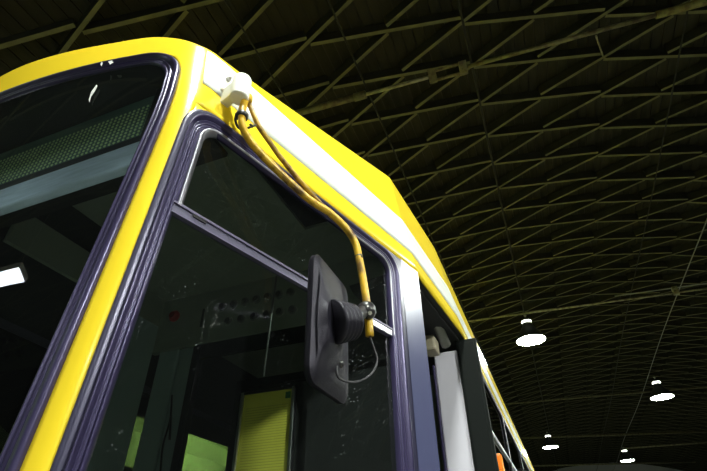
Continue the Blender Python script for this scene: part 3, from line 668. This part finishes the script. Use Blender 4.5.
# clamp on the tube
cc = W(offs(366.5, 311, .2)); tdn = (tp[-1] - tp[-3]).normalized()
bm = B(); lathe(bm, cc - tdn * .020, tdn, [(-.004, .014), (0, .020), (.010, .026), (.026, .027), (.036, .022), (.042, .014)], 20); lathe(bm, be - bax * .01, cc - be, [(0, .022), ((cc - be).length * .5, .019), ((cc - be).length, .017)], 18)
kn = (fwd * -1 + right * .25).normalized(); lathe(bm, cc + kn * .014, kn, [(0, .020), (.010, .020), (.016, .015), (.019, .007)], 18); obj('clamp', bm, PLS, mir, True)
bm = B(); lathe(bm, cc + kn * .032, kn, [(0, .006), (.004, .006)], 6); obj('bolt', bm, STE, mir)
cb = [W(offs(369.8, 336.5, .2)), W(offs(374, 349, .2)), W(offs(377, 361, .2)), W(offs(372, 373, .195)), W(offs(361, 380.5, .185)), W(on_x(349, 382, XMR + .03)), W(on_x(339, 378, XMR + .024)), W(on_x(336.6, 371, XMR + .02)), W(on_x(336.8, 364.5, XMR + .015))]
bm = B(); tube(bm, spline(cb, 6), .0030, 8); obj('heater_cable', bm, mat('dark_cable_sheath', (.03, .028, .036), .6), mir, True)
bm = B(); g0 = W(on_x(336.8, 364.5, XMR + .008)); lathe(bm, g0, (1, 0, 0), [(0, .012), (.008, .012), (.014, .009), (.018, .004)], 14); obj('cable_grommet', bm, PLS, mir, True)
# white bracket on the fascia
bz0, bz1 = 1.168, 1.262; bs = offs(240.5, 90, .064); bp = V((bs.x, bs.y, 0)); s_axis = t3
bm = B(); rr0 = .029; cyl = V((bp.x, bp.y, CZ)); lathe(bm, cyl, (0, 0, 1), [(bz0, rr0 - .003), (bz0 + .003, rr0), (bz1 - .006, rr0), (bz1 - .002, rr0 - .002), (bz1, rr0 - .006)], 28)
br = obj('mirror_bracket', bm, BRK, mir, True); es = br.modifiers.new('es', 'EDGE_SPLIT'); es.split_angle = R(40)
bm = B(); obox(bm, cyl - n3 * .047 + V((0, 0, (bz0 + bz1) / 2 + .012)), n3 * .045, s_axis * .015, V((0, 0, .034))); obj('bracket_web', bm, BRK, mir, bevel=.003)
tilt = (zup - n3 * .156).normalized(); pc = W(offs(228, 87, -.022)); bm = B(); obox(bm, pc, n3.cross(tilt).cross(tilt) * .007, s_axis * .030, tilt * .052); obj('bracket_plate', bm, BRK, mir, bevel=.002)
for q in ((228.5, 79.5), (230.5, 94)):
    bm = B(); c = W(offs(*q, -.012)); lathe(bm, c - n3 * .004, n3, [(0, .0085), (.009, .0085), (.009, .005), (.018, .0045)], 6); obj('bolt', bm, STE, mir)
bm = B(); lathe(bm, W(offs(246.3, 101, .066)), (0, 0, 1), [(-.006, .017), (0, .0185), (.018, .0185), (.024, .015)], 20); obj('collar', bm, TUB, mir, True)
bm = B(); lathe(bm, W(offs(242, 116, .072)), (.05, .1, 1), [(-.008, .0165), (-.006, .019), (.006, .019), (.008, .0165)], 18); cl = W(offs(240, 120, .05)); tube(bm, spline([W(offs(236.5, 113, .06)), W(offs(235.5, 120, .05)), W(offs(238, 127, .04)), W(offs(243, 130, .05))], 4), .004, 8); obj('hose_clip', bm, PLS, mir, True)
bm = B(); tube(bm, [W(offs(246, 128.5, .074)), W(offs(256, 125, .080))], .004, 8); tube(bm, [W(offs(250, 124, .086)), W(offs(253, 127, .086))], .004, 8); obj('cable_tie', bm, PLS, mir, True)

# ------------------------------------------------------------------ fluorescent batten over the left aisle (seen as a reflection in the windscreen)
BL = V((-5.13, -3.40, 3.40))
e = empty('fluorescent_batten', W(BL), 'wide fluorescent batten hanging left of the bus, mirrored in its windscreen', 'lamp')
bm = B(); c = W(BL); box(bm, c.x - .70, c.x + .70, c.y - .20, c.y + .20, c.z + .012, c.z + .09); obj('housing', bm, BRK, e, bevel=.01)
bm = B(); loft(bm, [[V((c.x + x, c.y + y, c.z + z)) for y, z in ((-.185, .012), (-.17, -.005), (.17, -.005), (.185, .012))] for x in (-.67, .67)], True, True, True); obj('diffuser', bm, TUBEL, e)
for dx in (-.5, .5):
    bm = B(); tube(bm, [c + V((dx, 0, .09)), V((c.x + dx, c.y, vault(c.x + dx) + CZ))], .006, 6); obj('hanger', bm, STE, e, True)

# ------------------------------------------------------------------ unseen floodlight right of the bus, inferred from its lighting; fixture and mast added
fp = V((5.2, -.55, 3.5)); aim = (V((-.6, 1.1, .9)) - fp).normalized(); fu, fv = frame_of(aim)
e = empty('floodlight', (fp.x, fp.y, 0), 'unseen floodlight on an added tall tripod mast, facing the front corner of the bus', 'floodlight')
c = W(fp); bm = B(); obox(bm, c - aim * .09, aim * .08, fu * .29, fv * .24); obj('head', bm, SHADE, e, bevel=.02)
bm = B(); obox(bm, c - aim * .005, aim * .004, fu * .26, fv * .18); obj('lens', bm, FLO, e)
vz = fv if fv.z > 0 else -fv
bm = B(); obox(bm, c + aim * .28 + vz * .23, aim * .29, fu * .29, vz * .006); obj('visor', bm, SHADE, e)
for sg_ in (-1, 1):
    bm = B(); obox(bm, c + aim * .13 + fu * .29 * sg_, aim * .14, fu * .005, vz * .22); obj('side_flap', bm, SHADE, e)
bm = B(); tube(bm, [c - aim * .09 - fu * .31, c - aim * .09 - fu * .31 - V((0, 0, .34)), c - aim * .09 + fu * .31 - V((0, 0, .34)), c - aim * .09 + fu * .31], .015, 8); obj('yoke', bm, STE, e)
bx_, by_ = (c - aim * .09).x, (c - aim * .09).y
bm = B(); tube(bm, [(bx_, by_, .25), (bx_, by_, c.z - .34)], .03, 12); obj('mast', bm, STE, e, True)
for k in range(3):
    t = R(120 * k + 20); bm = B(); tube(bm, [(bx_, by_, .85), (bx_ + .65 * math.cos(t), by_ + .65 * math.sin(t), .02)], .02, 8); obj('leg', bm, STE, e, True)
